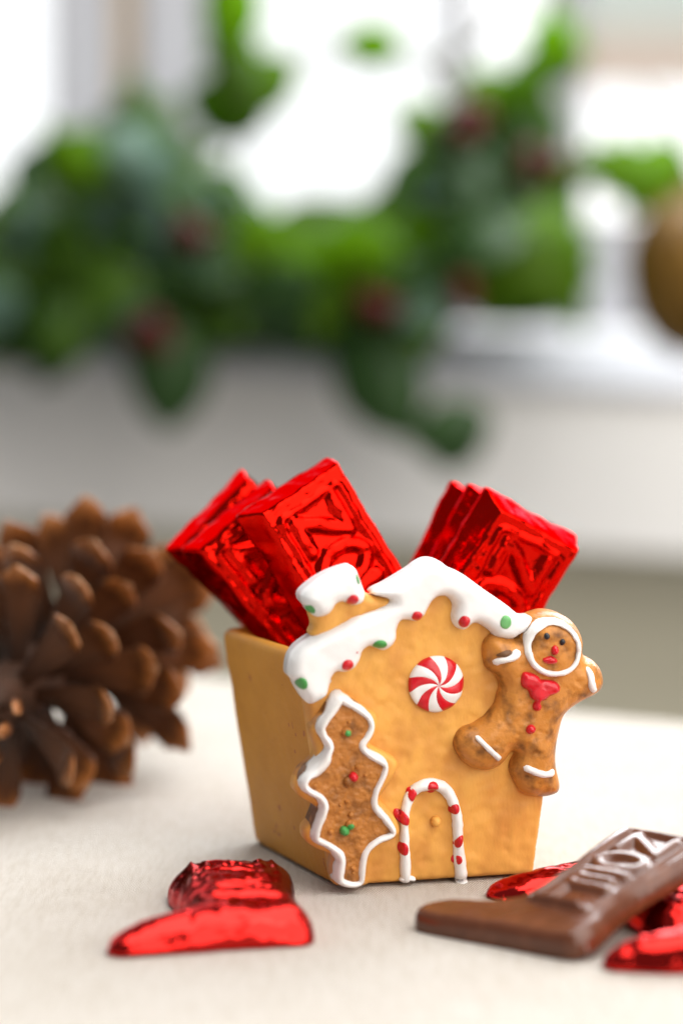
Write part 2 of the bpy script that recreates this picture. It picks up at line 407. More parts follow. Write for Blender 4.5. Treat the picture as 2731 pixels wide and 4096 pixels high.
# tapered hollow body
def body():
    W0 = wo[1][0] - wo[0][0]
    tl = ab((1205, 2590)); zt = 0.0
    rimB = on_depth(900, 2515, 0.60); 
    zr = rimB.z
    # measured rear-left corner: floor and rim, in house space
    bl = on_table(1003, 3362); v = bl - P0; depth0 = v.dot(ein); xl0 = v.dot(e1)
    w = on_depth(878, 2518, (P0 + ein * depth0).y - 0.004) - P0; xl1 = w.dot(e1); d1 = w.dot(ein); z1 = w.z
    print('BODY', W0, depth0, xl0, xl1, d1, z1)
    d1 = depth0 + 0.004
    def ring(x0, x1, y0, y1, z, r, n=7):
        out = []
        for cx_, cy_, a0 in ((x1 - r, y0 + r, -90), (x1 - r, y1 - r, 0), (x0 + r, y1 - r, 90), (x0 + r, y0 + r, 180)):
            for k in range(n): 
                a = R(a0 + 90 * k / (n - 1)); out.append((cx_ + r * math.cos(a), cy_ + r * math.sin(a), z))
        return out
    xr0, xr1 = W0, wo[2][0] + 0.001
    xlf0, xlf1 = 0.0003, -0.0062
    def lev(t, ins=0.0, z=None, up=0.0):
        x0f = xlf0 + (xlf1 - xlf0) * t; x0b = xl0 + (xl1 - xl0) * t
        x1 = xr0 + (xr1 - xr0) * t; yf = 0.002 - sl * z1 * t * 0.95; yb = depth0 + (d1 - depth0) * t
        rg = ring(0, 1, 0, 1, 0, 0.09)
        o = []
        for (x, y, _) in rg:
            xa = x0f + (x0b - x0f) * y
            px = xa + ins + (x1 - xa - 2 * ins) * x; py = yf + ins + (yb - yf - 2 * ins) * y
            o.append((px, py, (z1 * t if z is None else z) + up))
        return o
    L = [lev(0, 0.0012, 0.0), lev(0.01, 0.0004), lev(0.03)]
    L += [lev(t) for t in np.linspace(0.08, 0.96, 16)]
    L += [lev(0.985, 0.0003), lev(1.0, 0.0010), lev(1.0, 0.0022, up=0.0003), lev(1.0, 0.0033), lev(0.97, 0.0040)]
    L += [lev(t, 0.0042) for t in (0.7, 0.4, 0.12)]
    n = len(L[0]); verts, faces = [], []
    for k, l in enumerate(L):
        for p in l:
            a = 0.00018 if 2 < k < 20 else 0.0001
            q = Vector(p); s = noise.noise(q * 160) * a * 1.6
            verts.append((q.x + s, q.y + s * 0.5, q.z + (0.0004 * noise.noise(q * 220) if 18 < k < 24 else 0)))
    for k in range(len(L) - 1):
        for i in range(n):
            j = (i + 1) % n; faces.append([k * n + i, k * n + j, (k + 1) * n + j, (k + 1) * n + i])
    faces.append(list(range(n))[::-1]); faces.append([(len(L) - 1) * n + i for i in range(n)])
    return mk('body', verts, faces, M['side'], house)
body()
# chips of bare clay low on the left wall are tiny flakes
# roof icing
IH = 0.0042
ip = [C2(*p) for p in [(170, 635), (230, 650), (300, 700), (400, 745), (560, 860), (720, 970), (830, 1055), (910, 1062), (895, 1110), (850, 1170), (800, 1200), (765, 1225), (700, 1228), (630, 1210), (605, 1175), (560, 1140), (500, 1108), (455, 1115), (425, 1145), (395, 1158), (355, 1145), (325, 1110), (312, 1060), (322, 1000), (320, 960), (290, 920), (250, 905), (200, 912), (160, 945), (130, 1000), (110, 1040), (80, 1075), (40, 1095)]]
ip += [C1(*p) for p in [(1555, 1145), (1510, 1150), (1485, 1200), (1480, 1260), (1450, 1310), (1400, 1337), (1350, 1322), (1310, 1310), (1270, 1340), (1250, 1400), (1215, 1450), (1160, 1472), (1110, 1470), (1085, 1490), (1078, 1530), (1062, 1565)]]
ip += [C4(*p) for p in [(430, 190), (405, 285), (390, 320), (340, 355), (280, 378), (240, 350), (190, 270), (165, 215), (130, 180)]]
ip += [C1(*p) for p in [(808, 1430), (825, 1370), (870, 1310), (950, 1255), (1000, 1228), (1080, 1190), (1200, 1130), (1300, 1095), (1380, 1060), (1440, 1025), (1400, 1005), (1335, 985), (1350, 960), (1430, 920)]]
ip += [C2(*p) for p in [(0, 715), (60, 670), (120, 640)]]
ipoly = catmull([ab(p, IH * 0.3) for p in ip], 0.0006)
ice_ex = lambda p: 0.00025 * nz(p, 150, 9.0) + 0.0001 * nz(p, 420, 2.0)
ro, hice0 = relief('roof_icing', ipoly, IH, 0.0026, M['icing'], house, thick=0.0035, res=0.0006, extra=ice_ex, xyz=fx, floor=0.0)
hice = lambda p: hice0(p)
def idot(c, cf, r, m, ang=0, r2=None):
    dab('icing_dot', ab(cf(*c), IH * 0.9), 1.15 * r * PXM, 1.15 * (r2 or r) * PXM, ang, 0.0006, m, ro, hice, fx)
idot((1175, 1428), C1, 21, M['red']); idot((1380, 1300), C1, 23, M['green'], 0, 18); idot((893, 1545), C1, 17, M['green'], 0.3, 23)
idot((55, 1057), C2, 18, M['red'], 0.9, 22); idot((405, 1095), C2, 19, M['red'], 0, 22); idot((708, 1097), C2, 21, M['palegreen'], 0, 25)
idot((1233, 1346), C1, 3, M['red'])
# chimney
cp = [C1(*p) for p in [(935, 1050), (957, 1120), (975, 1190), (958, 1250), (1040, 1275), (1250, 1150), (1440, 1080), (1455, 1015), (1400, 1008), (1330, 1000), (1292, 965), (1255, 885), (1190, 850), (1000, 930), (940, 990)]]
cpoly = catmull([ab(p, 0.002) for p in cp], 0.0006)
ch, hch = relief('chimney', cpoly, 0.0022, 0.0022, M['wall'], house, base=lambda p: np.full(len(p), -0.0005), thick=0.003, res=0.0006, extra=wall_ex, xyz=fx)
cc = [C1(*p) for p in [(890, 1010), (905, 972), (980, 908), (1080, 852), (1190, 815), (1225, 823), (1248, 868), (1270, 930), (1286, 985), (1275, 1030), (1240, 1050), (1200, 1055), (1165, 1040), (1140, 1032), (1105, 1045), (1080, 1085), (1040, 1118), (985, 1128), (950, 1108), (925, 1070), (898, 1040)]]
ccpoly = catmull([ab(p, 0.0015) for p in cc], 0.0005)
cci, hcci = relief('chimney_icing', ccpoly, 0.0050, 0.0030, M['icing'], ch, thick=0.0042, res=0.0006, extra=ice_ex, xyz=fx, floor=0.0)
def cdot(c, m, ra, rb, ang):
    dab('icing_dot', ab(C1(*c), 0.0046), 1.12 * ra * PXM, 1.12 * rb * PXM, ang, 0.0006, m, ch, hcci, fx)
cdot((1212, 1022), M['red'], 20, 22, 0); cdot((960, 1090), M['green'], 10, 20, 0.5); cdot((1246, 893), M['green'], 6, 20, 0.3)

# peppermint window: twelve swirled stripes on a low dome
def peppermint():
    c = np.array(ab(C4(1162, 240), 0.001)); rad = 112 * PXM; hd = 0.0024
    dome = dab('candy_window', c, rad * 1.0, rad * 1.0, 0, hd - 0.0004, M['icing'], house, hw, fx, 40, 6, 0.0)
    for k in range(12):
        nr, na = 10, 6; verts, faces = [], []
        for i in range(nr + 1):
            rho = 0.01 + 0.99 * i / nr
            for j in range(na + 1):
                ph = math.radians(k * 30 + (j / na - 0.5) * 30) - 0.75 + 0.75 * rho
                p = c + rad * 1.005 * rho * np.array((math.cos(ph), math.sin(ph)))
                edge = 0.00012 * (1 - abs(2 * j / na - 1) ** 3) * min(1, rho * 3)
                verts.append((p[0], p[1], hd * math.sqrt(max(0.0, 1 - (rho * 0.97) ** 2)) * 0.93 + 0.0002 + edge))
        top = len(verts)
        base_h = hw(np.array(verts)[:, :2])
        verts = [(v[0], v[1], v[2] + b) for v, b in zip(verts, base_h)]
        for j in range(na + 1):
            v = verts[nr * (na + 1) + j]; verts.append((v[0], v[1], -0.0004))
        for i in range(nr):
            for j in range(na):
                a = i * (na + 1) + j; faces.append([a, a + na + 1, a + na + 2, a + 1])
        for j in range(na):
            a = nr * (na + 1) + j; faces.append([a, top + j, top + j + 1, a + 1])
        mk('red_stripe' if k % 2 == 0 else 'white_stripe', [fx(*v) for v in verts], faces, M['red'] if k % 2 == 0 else M['icing'], dome)
peppermint()

# candy cane arch, door knob
dn = [(950, 1622), (947, 1500), (943, 1400), (940, 1300), (940, 1200), (950, 1110), (978, 1030), (1030, 968), (1100, 942), (1160, 942), (1215, 968), (1260, 1022), (1292, 1100), (1308, 1180), (1312, 1280), (1317, 1380), (1326, 1480), (1336, 1560), (1344, 1622)]
dw = [34, 36, 32, 30, 29, 32, 35, 37, 38, 38, 38, 38, 37, 35, 33, 34, 38, 41, 40]
arch = stroke('candy_cane_arch', tr(C4, dn, 0.001), [1.1 * w * PXM / 1.742 for w in dw], 0.0019, M['line'], house, hw, xyz=fx, roundend=False, step=0.0006)
stub = stroke('cane_foot', tr(C4, [(905, 1610), (960, 1595), (1020, 1612)], 0.001), 20 * PXM / 1.742, 0.0016, M['line'], arch, hw, xyz=fx)
hdn = np.array(tr(C4, dn, 0.001)); hdn_d = catmull(hdn, 0.001, False)
def harch(p):
    d = sdist(p, hdn_d, False); w = 35 * PXM / 1.742
    return hw(p) + 0.0019 * np.sqrt(np.clip(1 - (d / w) ** 2, 0, 1))
for (x, y, ra, rb, an) in [(992, 1012, 29, 46, 0.35), (1132, 960, 35, 46, 0.1), (1285, 1110, 30, 36, -0.5), (1317, 1333, 25, 45, -0.5), (1304, 1466, 29, 32, -0.6), (930, 1387, 29, 43, 0.25), (920, 1168, 32, 62, 0.75)]:
    dab('red_stripe', ab(C4(x, y), 0.0016), 1.15 * ra * PXM / 1.742, 1.12 * rb * PXM / 1.742, an, 0.0006, M['red'], arch, harch, fx)
dab('door_knob', ab(C4(1152, 1194)), 37 * PXM / 1.742, 40 * PXM / 1.742, 0, 0.0019, M['wall'], house, hw, fx)

# tree cookie
tc_ = [(487, 1610), (488, 1530), (495, 1465), (465, 1408), (400, 1360), (325, 1325), (318, 1290), (335, 1225), (365, 1150), (378, 1085), (350, 1030), (295, 998), (245, 965), (237, 930), (262, 885), (320, 840), (372, 785), (402, 720), (415, 680), (402, 640), (368, 590), (357, 545), (377, 500), (420, 440), (462, 372), (492, 335), (525, 350), (575, 385), (640, 425), (695, 480), (708, 540), (685, 600), (647, 655), (652, 690), (700, 730), (765, 765), (803, 800), (800, 850), (770, 920), (737, 990), (727, 1055), (740, 1105), (790, 1160), (840, 1225), (862, 1272), (830, 1300), (765, 1322), (705, 1363), (668, 1410), (650, 1480), (642, 1560), (632, 1620), (560, 1637)]
TT = 0.0042
tcl = catmull(tr(C4, tc_, TT), 0.0005)
if area2(tcl) < 0: tcl = tcl[::-1].copy()
def offset(poly, d):
    t = np.roll(poly, -1, 0) - np.roll(poly, 1, 0)
    for _ in range(6): t = (np.roll(t, 1, 0) + t + np.roll(t, -1, 0)) / 3
    t /= np.linalg.norm(t, axis=1)[:, None]; q = poly + np.stack([t[:, 1], -t[:, 0]], 1) * d
    for _ in range(3): q = (np.roll(q, 1, 0) + 2 * q + np.roll(q, -1, 0)) / 4
    return q
slab = [(455, 1640), (450, 1500), (430, 1430), (330, 1390), (250, 1330), (243, 1250), (300, 1180), (325, 1105), (235, 1040), (180, 990), (178, 925), (218, 850), (310, 760), (320, 690), (287, 585), (292, 540), (340, 480), (430, 360), (487, 288), (560, 320), (680, 400), (742, 450), (754, 520), (735, 590), (700, 650), (760, 690), (855, 740), (892, 790), (882, 840), (835, 930), (785, 1000), (765, 1045), (830, 1110), (875, 1170), (903, 1235), (895, 1290), (850, 1325), (780, 1350), (720, 1400), (690, 1480), (680, 1560), (672, 1640)]
slp = catmull(tr(C4, slab, 0.0015), 0.0005); slp[:, 1] = np.maximum(slp[:, 1], 0.0003)
tslab, hslab = relief('tree_backing', slp, 0.0024, 0.0011, M['wall'], house, thick=0.003, res=0.0007, extra=lambda p: 0.0002 * nz(p, 260, 3.0), xyz=fx, floor=0.0)
tout = offset(tcl, 0.00115); tout[:, 1] = np.maximum(tout[:, 1], 0.0003)
tree, htree0 = relief('tree_cookie', tout, TT, 0.0012, M['treeside'], house, thick=0.003, res=0.0006, xyz=fx, floor=0.0)
htree = lambda p: htree0(p)
tinn = offset(tcl, -0.0004)
tin_ex = lambda p: 0.00035 * nz(p, 420, 4.0) + 0.00022 * nz(p, 1100, 7.0)
tpan, htp = relief('cookie_face', tinn, 0.00035, 0.0004, M['treecookie'], tree, base=htree, thick=0.0004, res=0.0004, extra=tin_ex, xyz=fx)
tw = np.array([28] * len(tc_), float); tw[15:17] = 44; tw[24:27] = 36; tw[0:4] = 32; tw[-3:] = 30
stroke('icing_outline', tr(C4, tc_, TT), tw * PXM / 1.742, 0.0014, M['line'], tree, htree, closed=True, xyz=fx, step=0.0005)
for (x, y, r, m, k) in [(530, 570, 40, M['treecookie'], 1.4), (545, 915, 40, M['treecookie'], 1.3), (560, 1215, 42, M['treecookie'], 1.3), (532, 1055, 16, M['treecookie'], .8), (485, 1075, 13, M['treecookie'], .6), (558, 1145, 20, M['treecookie'], .8), (420, 1265, 22, M['treecookie'], .8), (575, 1515, 20, M['treecookie'], .8), (605, 810, 18, M['treecookie'], .6), (545, 500, 14, M['treecookie'], .6), (310, 945, 20, M['treecookie'], .6), (575, 1550, 14, M['treecookie'], .6), (690, 690, 16, M['treecookie'], .6), (660, 870, 14, M['treecookie'], .5)]:
    dab('candy_button' if r > 30 else 'cookie_crumb', ab(C4(x, y), TT), r * PXM / 1.742, r * PXM / 1.742, 0, 0.001 * k, m, tree, htp, fx, 14, 4)
for (x, y, ra, rb, m) in [(538, 578, 29, 29, 'green'), (583, 885, 34, 38, 'red'), (560, 1228, 30, 28, 'green'), (520, 1262, 34, 38, 'green')]:
    dab('candy_button_paint', ab(C4(x, y), TT + 0.0008), ra * PXM / 1.742, rb * PXM / 1.742, 0.4, 0.0019, M[m], tree, htp, fx, 16, 4, 0.2)

# gingerbread man
MH = 0.0052
mo = [(1303, 640), (1330, 690), (1385, 705), (1432, 762), (1452, 840), (1440, 900), (1400, 940), (1340, 975), (1262, 1015), (1200, 1060), (1165, 1105), (1143, 1180), (1122, 1280), (1112, 1380), (1116, 1460), (1132, 1530), (1142, 1590), (1128, 1638), (1080, 1665), (1000, 1677), (905, 1663), (850, 1628), (815, 1560), (790, 1505), (786, 1460), (800, 1410), (822, 1360), (800, 1350), (745, 1420), (705, 1458), (645, 1482), (590, 1490), (520, 1470), (450, 1420), (400, 1345), (387, 1290), (408, 1230), (460, 1180), (530, 1155), (600, 1105), (645, 1060), (682, 1010), (700, 940), (715, 880), (690, 820), (650, 780), (615, 750), (600, 680), (597, 610), (620, 545), (680, 515), (760, 525), (830, 540), (862, 500), (905, 425), (970, 385), (1060, 363), (1150, 377), (1230, 420), (1285, 500), (1308, 580)]
mpoly = catmull(tr(C3, mo, MH * 0.35), 0.0006)
hc = np.array(ab(C3(1098, 612), MH)); hr = 190 * PXM / 1.7818
bumpyman = lambda p: 0.0003 * nz(p, 330, 11.0) - 0.00045 * np.clip(nz(p, 800, 8.0) - 0.12, 0, 1) + 0.0009 * np.sqrt(np.clip(1 - (np.linalg.norm(p - hc, axis=1) / (hr * 1.12)) ** 2, 0, 1))
man, hman0 = relief('gingerbread_man', mpoly, MH, 0.0048, M['cookie'], house, thick=0.0045, res=0.0005, extra=bumpyman, xyz=fx, floor=0.0)
hman = lambda p: hman0(p)
k3 = PXM / 1.7818
ringp = [(1098 + 182 * math.cos(t) + 8 * math.sin(2 * t), 612 + 183 * math.sin(t) + 6 * math.cos(t)) for t in np.linspace(0, 2 * math.pi, 22)[:-1]]
stroke('face_ring', tr(C3, ringp, MH + .0005), 24 * k3, 0.0010, M['line'], man, hman, closed=True, xyz=fx, wob=0.25)
for q in ((1043, 525), (1155, 568)): dab('eye', ab(C3(*q), MH + .0008), 21 * k3, 25 * k3, 0, 0.0006, M['black'], man, hman, fx, 14, 4)
dab('nose', ab(C3(1099, 625), MH + .001), 28 * k3, 35 * k3, 0, 0.0015, M['red'], man, hman, fx)
mouth = catmull(tr(C3, [(1016, 685), (1035, 678), (1055, 668), (1075, 666), (1095, 675), (1115, 695), (1110, 715), (1070, 724), (1035, 718), (1018, 705)], MH + .0008), 0.0003)
relief('mouth', mouth, 0.0012, 0.0011, M['red'], man, base=hman, thick=0.0003, res=0.0003, xyz=fx)
bow = catmull(tr(C3, [(858, 860), (866, 800), (890, 780), (940, 788), (985, 812), (1000, 832), (1060, 835), (1110, 850), (1136, 885), (1125, 920), (1085, 940), (1060, 950), (1035, 975), (1000, 985), (992, 1000), (1003, 1020), (995, 1050), (965, 1058), (943, 1040), (945, 1005), (955, 985), (925, 960), (910, 915), (875, 892)], MH), 0.0004)
relief('bow_tie', bow, 0.0016, 0.0014, M['red'], man, base=hman, thick=0.0004, res=0.0004, xyz=fx)
dab('button', ab(C3(927, 1188), MH), 37 * k3, 35 * k3, 0, 0.0015, M['red'], man, hman, fx)
stroke('sleeve_cuff', tr(C3, [(668, 728), (700, 700), (750, 685), (795, 668), (822, 640), (826, 615)], MH * 0.8), [28 * k3, 24 * k3, 20 * k3, 24 * k3, 32 * k3, 28 * k3], 0.0009, M['line'], man, hman, xyz=fx)
stroke('sleeve_fold', tr(C3, [(680, 662), (715, 650), (755, 640), (790, 630)], MH * 0.8), [8 * k3, 20 * k3, 22 * k3, 10 * k3], 0.0003, M['slot'], man, hman, xyz=fx)
stroke('sleeve_cuff', tr(C3, [(1328, 745), (1347, 800), (1350, 850), (1362, 890), (1388, 922)], MH * 0.8), [18 * k3, 27 * k3, 27 * k3, 26 * k3, 20 * k3], 0.0009, M['line'], man, hman, xyz=fx)
stroke('trouser_cuff', tr(C3, [(542, 1240), (590, 1290), (640, 1340), (690, 1385), (716, 1408)], MH * 0.9), 20 * k3, 0.0009, M['line'], man, hman, xyz=fx)
stroke('trouser_cuff', tr(C3, [(880, 1460), (920, 1475), (970, 1495), (1030, 1508), (1080, 1502), (1110, 1492)], MH * 0.9), 26 * k3, 0.0009, M['line'], man, hman, xyz=fx)

# ------------------------------------------------------------ chocolates
def seg_d(p, a, b):
    return sdist(p, np.array([a, b], float), False)
def noel(p, x0, y0, w, hgt, pitch):
    """distance to the letters N O E L stacked down the bar (metres)"""
    d = np.full(len(p), 1.0)
    for k, L in enumerate('NOEL'):
        t = y0 - k * pitch; b = t - hgt
        if L == 'N': segs = [((x0, b), (x0, t)), ((x0, t), (x0 + w, b)), ((x0 + w, b), (x0 + w, t))]
        elif L == 'E': segs = [((x0, b), (x0, t)), ((x0, t), (x0 + w, t)), ((x0, (t + b) / 2), (x0 + w * .85, (t + b) / 2)), ((x0, b), (x0 + w, b))]
        elif L == 'L': segs = [((x0, b), (x0, t)), ((x0, b), (x0 + w, b))]
        else:
            th = np.linspace(0, 2 * math.pi, 24); c = (x0 + w / 2, (t + b) / 2)
            q = np.stack([c[0] + w * .55 * np.cos(th), c[1] + hgt * .52 * np.sin(th)], 1)
            d = np.minimum(d, sdist(p, q, True)); continue
        for s in segs: d = np.minimum(d, seg_d(p, *s))
    return d
def crease(p, sc, seed):
    out = np.empty(len(p))
    for i, q in enumerate(p):
        d, _ = noise.voronoi(Vector((q[0] * sc + 0.35 * noise.noise(Vector((q[0] * 300, q[1] * 300, seed))), q[1] * sc * 0.8, seed)))
        out[i] = min(1.0, (d[1] - d[0]) * 4.0)
    return out
def emboss(x0, x1, yt, yb, amp, lw, crumple, seed, lh=0.0074, lp=0.0096):
    fr = np.array(rounded([(x0, yt), (x1, yt), (x1, yb), (x0, yb)], 0.0012, 3))
    m = 0.0031
    def f(p):
        d = noel(p, x0 + m, yt - 0.0022, x1 - x0 - 2 * m, lh, lp)
        s = lambda d, w: np.clip((w - d) / 0.0006 * 0.5 + 0.5, 0, 1)
        h = amp * s(d, lw) + amp * 0.8 * s(sdist(p, fr), 0.0007)
        ins = inside(p, fr); h = h - amp * 0.35 * ins
        if crumple:
            a = nz(p, 170, seed); b = nz(p, 480, seed + 3)
            h = h + crumple * ((1 - np.abs(a) * 2) + 0.5 * (1 - np.abs(b) * 2)) + 0.00014 * crease(p, 150, seed) + 0.00006 * crease(p, 420, seed + 1)
        return h
    return f
BW, BL = 0.0280, 0.054
def make_bar(seed, draft=0.0022, T=0.0088, name='foil_chocolate_bar'):
    pts = rounded([(-BW / 2, 0), (BW / 2, 0), (BW / 2, -BL), (-BW / 2, -BL)], 0.0010, 3)
    poly = linear(pts, 0.0008)
    e = emboss(-BW / 2 + 0.0052, BW / 2 - 0.0052, -0.0058, -BL + 0.006, 0.0013, 0.0015, 0.00009, seed, 0.0082, 0.0106)
    o, _ = relief(name, poly, T, draft, M['foil'], None, thick=0.0012, res=0.00055, extra=e, prof=prof_draft)
    v = o.data.vertices
    for q in v:                                            # crinkled edges of the wrapper
        n = noise.noise_vector(Vector(q.co) * 300 + Vector((seed, 0, 0))) * 0.00035 + noise.noise_vector(Vector(q.co) * 110 + Vector((0, seed, 0))) * 0.0004
        q.co += n
    return o
def pose(o, px, Y, roll, yaw, lean=0, dz=0.0):
    p = on_depth(px[0], px[1], Y)
    Mx = Matrix.Rotation(R(-roll), 4, 'Y') @ Matrix.Rotation(R(lean), 4, 'X') @ Matrix(((1, 0, 0, 0), (0, 0, -1, 0), (0, 1, 0, 0), (0, 0, 0, 1))) @ Matrix.Rotation(R(yaw), 4, 'Y')
    o.matrix_world = Matrix.Translation(p) @ Mx @ Matrix.Translation((0, 0, -0.0088 + dz))
GRP = 'red foil chocolates standing in the planter'
b1 = make_bar(1.0); pose(b1, (1185, 1925), 0.572, 30.5, 24, 3); tag(b1, 'red foil chocolate embossed NOEL in the middle, just behind the chimney', 'chocolate', GRP)
b2 = make_bar(2.3); pose(b2, (924, 2048), 0.586, 39, 14, 3); tag(b2, 'red foil chocolate leaning left over the planter rim, front of the left pair', 'chocolate', GRP)
b3 = make_bar(3.7); pose(b3, (832, 2030), 0.598, 45, 12, 3); tag(b3, 'red foil chocolate mostly hidden behind the left leaning foil chocolate', 'chocolate', GRP)
b4 = make_bar(4.1); pose(b4, (2178, 2088), 0.578, -30, 20, 2); tag(b4, 'red foil chocolate leaning right above the gingerbread man, front of its stack', 'chocolate', GRP)
b5 = make_bar(5.6, 0.0010, 0.0094); pose(b5, (2180, 2112), 0.578, -28, 22, 2, -0.0096); tag(b5, 'red foil chocolate sandwiched in the middle of the right hand stack', 'chocolate', GRP)
b6 = make_bar(6.2, 0.0010, 0.0094); pose(b6, (2176, 2128), 0.578, -25, 23, 2, -0.0191); tag(b6, 'red foil chocolate at the back of the right hand stack behind the roof peak', 'chocolate', GRP)

# boots
def boot_poly(top_r, slim=0.0):
    pts = [(-0.0015, 0.050), (0.0280, 0.050), (0.0272, 0.038), (0.0255, 0.023), (0.0266, 0.012), (0.0285, 0.006), (0.0270, -0.0005), (0.012, -0.002), (-0.010, -0.005), (-0.0155, -0.0045), (-0.0160, 0.001), (-0.012, 0.0052), (-0.004, 0.0085), (0.0014, 0.0130), (0.0008, 0.024), (-0.0015, 0.038)]
    pts = [(x + (slim if (y > 0.0125 and x < 0.01) else slim * 0.6 if (y > 0.008 and x < 0.01) else 0), y) for x, y in pts]
    rad = [top_r, top_r, 0.004, 0.003, 0.003, 0.0035, 0.0035, 0.004, 0.004, 0.004, 0.003, 0.003, 0.003, 0.003, 0.004, 0.004]
    return linear(rounded(pts, rad, 5), 0.0008)
def make_boot(name, m, T, r, top_r, amp, crumple, seed, lw=0.0011, slim=0.0):
    e0 = emboss(0.0040 + slim * 0.8, 0.0225 + slim * 0.1, 0.0465, 0.0105, amp, lw, 0, seed, 0.0066, 0.0088)
    def e(p):
        h = e0(p)
        if crumple:
            a = nz(p, 240, seed); b = nz(p, 560, seed + 3); h = h + crumple * ((1 - np.abs(a) * 2) + 0.5 * (1 - np.abs(b) * 2)) + 0.00025 * crease(p, 150, seed) + 0.0004 * nz(p, 75, seed)
        return h + 0.0003 * nz(p, 120, seed)
    o, _ = relief(name, boot_poly(top_r, slim), T, r, m, None, thick=0.0006, res=0.00055, extra=e)
    if crumple:
        for q in o.data.vertices:
            n = noise.noise_vector(Vector(q.co) * 90 + Vector((seed, 0, 0))) * 0.0009 + noise.noise_vector(Vector(q.co) * 260 + Vector((0, seed, 0))) * 0.0003
            n.z *= 0.4 if q.co.z > 0.001 else 0; q.co += n
            if q.co.z > 0.0005: q.co.z *= 0.42 + 0.58 * min(1, max(0, (q.co.x + 0.017) / 0.022)) ** 0.8   # the toe thins out
    return o
def lay(o, heel, rz, tilt=0, z=0.0006, pivot=(0.027, 0.0)):
    p = on_table(*heel) if not isinstance(heel, Vector) else heel
    o.matrix_world = Matrix.Translation((p.x, p.y, z)) @ Matrix.Rotation(R(rz), 4, 'Z') @ Matrix.Rotation(R(tilt), 4, 'X') @ Matrix.Translation((-pivot[0], -pivot[1], 0))
GB = 'chocolates lying on the tablecloth'
f1 = make_boot('foil_chocolate_boot', M['foil2'], 0.0072, 0.0075, 0.0085, 0.0008, 0.00018, 1.5)
lay(f1, (1255, 3778), 7); tag(f1, 'red foil boot shaped chocolate lying alone in front of the planter, toe pointing left', 'chocolate', GB)
def mirror(o):                                             # the same mould turned over: toe left, shaft toward the viewer
    for q in o.data.vertices: q.co.y *= -1
    o.data.flip_normals(); o.data.update()
f2 = make_boot('foil_chocolate_boot', M['foil2'], 0.0062, 0.0065, 0.0085, 0.0008, 0.0002, 4.5); mirror(f2)
lay(f2, Vector((0.0725, 0.551, 0)), 24); tag(f2, 'red foil boot chocolate lying behind the unwrapped brown one near the planter corner', 'chocolate', GB)
f3 = make_boot('foil_chocolate_boot', M['foil2'], 0.0076, 0.0075, 0.0085, 0.0008, 0.0002, 8.5)
lay(f3, on_table(2405, 3880) + Vector((0.042, -0.006, 0)), -14); tag(f3, 'red foil boot chocolate cut off by the right edge, nearest the camera', 'chocolate', GB)
cb = make_boot('milk_chocolate_boot', M['choc'], 0.0046, 0.0024, 0.0035, 0.0012, 0, 2.5, 0.0014, 0.0028)
lay(cb, (2305, 3846), -45, 15); tag(cb, 'unwrapped brown milk chocolate boot with raised NOEL letters resting on red foil chocolates', 'chocolate', GB)

# ------------------------------------------------------------ pine cone
def scale_mat():
    m = bpy.data.materials.new('pine_scale'); m.use_nodes = True; nt = m.node_tree; N = nt.nodes; L = nt.links
    p = N['Principled BSDF']; p.inputs['Roughness'].default_value = 0.40; p.inputs['Specular IOR Level'].default_value = 0.3
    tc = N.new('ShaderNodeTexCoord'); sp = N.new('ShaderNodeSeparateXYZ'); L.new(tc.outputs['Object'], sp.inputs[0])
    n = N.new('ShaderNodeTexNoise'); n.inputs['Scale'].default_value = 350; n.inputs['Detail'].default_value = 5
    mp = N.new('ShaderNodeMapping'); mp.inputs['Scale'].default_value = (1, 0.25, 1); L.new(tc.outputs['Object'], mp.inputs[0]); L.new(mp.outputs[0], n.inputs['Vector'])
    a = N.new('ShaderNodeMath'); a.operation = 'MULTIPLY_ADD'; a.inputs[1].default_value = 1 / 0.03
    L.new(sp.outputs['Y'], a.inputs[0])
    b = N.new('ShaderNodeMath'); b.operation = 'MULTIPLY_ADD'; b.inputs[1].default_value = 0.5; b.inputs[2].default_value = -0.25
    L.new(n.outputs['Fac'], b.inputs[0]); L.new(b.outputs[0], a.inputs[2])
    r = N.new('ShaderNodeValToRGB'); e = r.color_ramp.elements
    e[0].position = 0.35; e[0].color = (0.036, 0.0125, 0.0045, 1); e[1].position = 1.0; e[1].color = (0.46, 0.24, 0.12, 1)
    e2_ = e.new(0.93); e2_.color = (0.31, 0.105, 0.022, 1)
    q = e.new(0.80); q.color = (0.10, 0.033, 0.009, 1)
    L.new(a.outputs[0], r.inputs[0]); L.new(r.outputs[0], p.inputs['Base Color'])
    bp = N.new('ShaderNodeBump'); bp.inputs['Strength'].default_value = 0.5; bp.inputs['Distance'].default_value = 0.0005
    L.new(n.outputs['Fac'], bp.inputs['Height']); L.new(bp.outputs[0], p.inputs['Normal'])
    return m
M['scale'] = scale_mat()
M['core'] = mat('cone_core', (0.04, 0.017, 0.008), 0.7, (0.06, 0.025, 0.012), 200)
